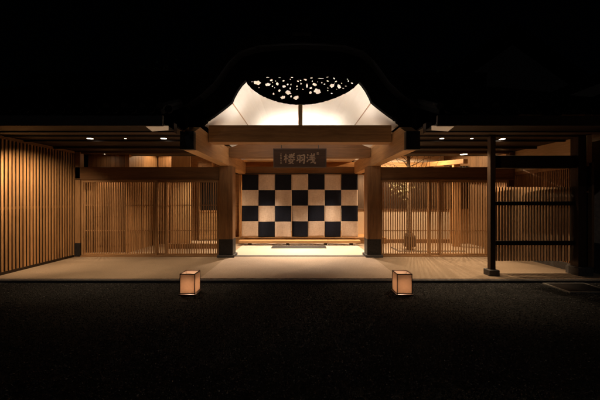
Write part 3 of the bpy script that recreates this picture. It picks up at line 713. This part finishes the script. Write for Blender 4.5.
# drain cover in the gravel at the right corner
t = thing('drain_cover', 'square dark drain cover with pale metal rim in the gravel at right', 'drain cover', (4.35, 4.55, 0))
q = [pw(541, 283.5, 4.92), pw(578, 283.5, 4.92)]
MB().box(3.98, 4.60, 4.42, 4.86, .0, .016).build('lid', M_black, t, bevel=.002)
MB().box(3.95, 3.98, 4.39, 4.89, 0, .02).box(4.60, 4.63, 4.39, 4.89, 0, .02).box(3.98, 4.60, 4.39, 4.42, 0, .02).box(3.98, 4.60, 4.86, 4.89, 0, .02).build('rim', rough_mat('galvanised_rim', (.35, .33, .30), metal=.6, rough=.4), t)

# ------------------------------------------------------------ planting
def leaf_mat(name, a, b_):
    m, nt, b = new_mat(name); N = nt.nodes.new; L = nt.links.new
    g = N('ShaderNodeNewGeometry'); rp = N('ShaderNodeValToRGB'); rp.color_ramp.elements[0].color = (*a, 1); rp.color_ramp.elements[1].color = (*b_, 1)
    L(g.outputs['Random Per Island'], rp.inputs[0]); L(rp.outputs[0], b.inputs['Base Color']); b.inputs['Roughness'].default_value = .5; return m
M_leaf = leaf_mat('leaf', (.16, .17, .07), (.48, .42, .24)); M_nightleaf = leaf_mat('dark_leaf', (.02, .035, .015), (.05, .07, .03))
def leaves(mb, pts, size, rnd):
    for p in pts:
        a = Vector((rnd.gauss(0, 1), rnd.gauss(0, 1), rnd.gauss(0, 1))).normalized(); b = a.cross(Vector((rnd.gauss(0, 1), rnd.gauss(0, 1), rnd.gauss(0, 1)))).normalized()
        s = size * rnd.uniform(.6, 1.3); p = Vector(p)
        mb.add([p - a * s, p + b * s * .45, p + a * s, p - b * s * .45], [(0, 1, 2, 3)])
rnd = random.Random(21)
t = thing('court_tree', 'slender pale trunked small tree behind the right lattice door', 'tree', (2.9, 7.95, Z0))
trunk = [(2.90, 7.95, Z0), (2.90, 7.95, .6), (2.91, 7.97, 1.3), (2.88, 7.95, 2.0), (2.87, 7.95, 2.7)]
MB().tube(trunk, [.085, .07, .062, .05, .04], 10).build('trunk', rough_mat('pale_bark', (.36, .27, .18), (.20, .14, .09), scale=30, bump=.8, dist=.01), t, smooth=True)
MB().tube([(2.9, 7.95, Z0 + .08), (2.9, 7.95, .20), (2.9, 7.95, .42), (2.9, 7.95, .50)], [.15, .155, .145, .10], 14).build('straw_wrap', rough_mat('straw_wrap', (.16, .10, .055), (.09, .055, .03), scale=60, bump=.8, dist=.006), t)
br = MB(); lv = MB(); lp = []
for k in range(26):
    z = rnd.uniform(1.35, 2.5); a = rnd.uniform(0, 6.28); l = rnd.uniform(.35, .95); q0 = Vector((2.89, 7.95, z)); pts = [q0]
    for j in range(1, 5):
        pts.append(q0 + Vector((math.cos(a) * l * j / 4 * 1.2, math.sin(a) * l * j / 4 * .5, .09 * j + rnd.uniform(-.07, .07))))
    br.tube(pts, [.011, .008, .006, .004, .003], 5)
    for j in range(2, 5):
        for q in range(22): lp.append(pts[j] + Vector((rnd.gauss(0, .11), rnd.gauss(0, .09), rnd.gauss(0, .09))))
for k in range(7):                                                 # bare twigs over the lintel
    q0 = Vector((2.88 + .12 * k, 8.1, 2.1)); a = rnd.uniform(.2, 1.0)
    br.tube([q0, q0 + Vector((.05 * a, 0, .16)), q0 + Vector((.16 * a, .02, .34)), q0 + Vector((.22 * a, .03, .5)), q0 + Vector((.40 * a, .03, .7))], [.009, .007, .005, .004, .003], 5)
br.build('branch', rough_mat('twig_bark', (.07, .045, .03)), t)
lp = [p for p in lp if p.z < 2.1 and p.y > 7.1]
leaves(lv, lp, .027, rnd); lv.build('crown', M_leaf, t, fix=False)
MB().box(2.5, 4.2, 7.62, 7.65, Z0, Z0 + .02).box(2.5, 2.53, 7.65, 8.3, Z0, Z0 + .02).build('planting_kerb', M_stone, t)

def night_tree(name, label, x, y, h, r, seed):
    rnd = random.Random(seed); t = thing(name, label, 'tree', (x, y, 0), 'dark trees beyond the roofs')
    MB().tube([(x, y, 0), (x + .1, y, h * .4), (x - .1, y, h * .8)], [.28, .2, .08], 8).build('trunk', rough_mat('dark_bark', (.05, .04, .03)), t)
    mb = MB(); pts = []
    cl = [(Vector((x + rnd.gauss(0, r * .5), y + rnd.gauss(0, r * .4), h * rnd.uniform(.45, 1.0))), r * rnd.uniform(.25, .5)) for _ in range(16)]
    for c, cr in cl:
        for q in range(170):
            v = Vector((rnd.gauss(0, 1), rnd.gauss(0, 1), rnd.gauss(0, .7))).normalized() * cr * rnd.random() ** .4
            pts.append(c + v)
    leaves(mb, pts, .11, rnd); mb.build('crown', M_nightleaf, t, fix=False)
night_tree('broadleaf_tree', 'dark broadleaf tree rising behind the right roof beside the gable', 7.5, 15.5, 7.5, 2.2, 1)
night_tree('broadleaf_tree', 'dark tall tree behind the left roof', -8.5, 16, 8.5, 2.6, 2)
night_tree('broadleaf_tree', 'dark low tree behind the middle of the roof ridge', -2.0, 17, 7.0, 2.4, 3)

# ------------------------------------------------------------ neighbours, nearly lost in the dark
nb = thing('neighbour_house', 'dark plastered house wall with tiled verge at the right edge', 'house', (6.5, 5, 0))
MB().box(5.32, 9, .5, 11.5, 0, 3.1).build('wall', M_neighbour, nb)
MB().prism([(5.0, 3.16), (7.2, 4.3), (9.3, 3.16), (9.3, 3.3), (7.2, 4.46), (5.0, 3.3)], 'Y', .2, 11.8).build('roof', M_tile, nb)
MB().box(4.96, 5.02, .2, 11.8, 3.12, 3.3).build('verge', rough_mat('verge_board', (.2, .17, .14)), nb)
MB().box(5.28, 5.32, .5, 11.5, 0, .6).build('wall_base', M_stone, nb)
fh = thing('far_house', 'dark gable fronted house high above the right roof', 'house', (9.5, 15, 0))
MB().prism([(6.2, 0), (13, 0), (13, 6.6), (9.6, 9.0), (6.2, 6.6)], 'Y', 14, 19).build('wall', rough_mat('dark_house_wall', (.035, .03, .028), big=1), fh)
MB().prism([(5.8, 6.4), (9.6, 9.1), (13.4, 6.4), (13.4, 6.65), (9.6, 9.35), (5.8, 6.65)], 'Y', 13.4, 19.4).build('roof', M_tile, fh)
wd = MB().box(8.6, 9.0, 13.96, 14, 5.3, 6.3).box(9.5, 9.9, 13.96, 14, 5.3, 6.3).box(9.0, 9.5, 13.96, 14, 5.3, 5.36).box(9.0, 9.5, 13.96, 14, 6.24, 6.3).build('window_frame', wood(DARK, 'Z'), fh)
MB().box(9.0, 9.5, 13.98, 14.0 - .003, 5.36, 6.24).build('pane', M_black, wd)
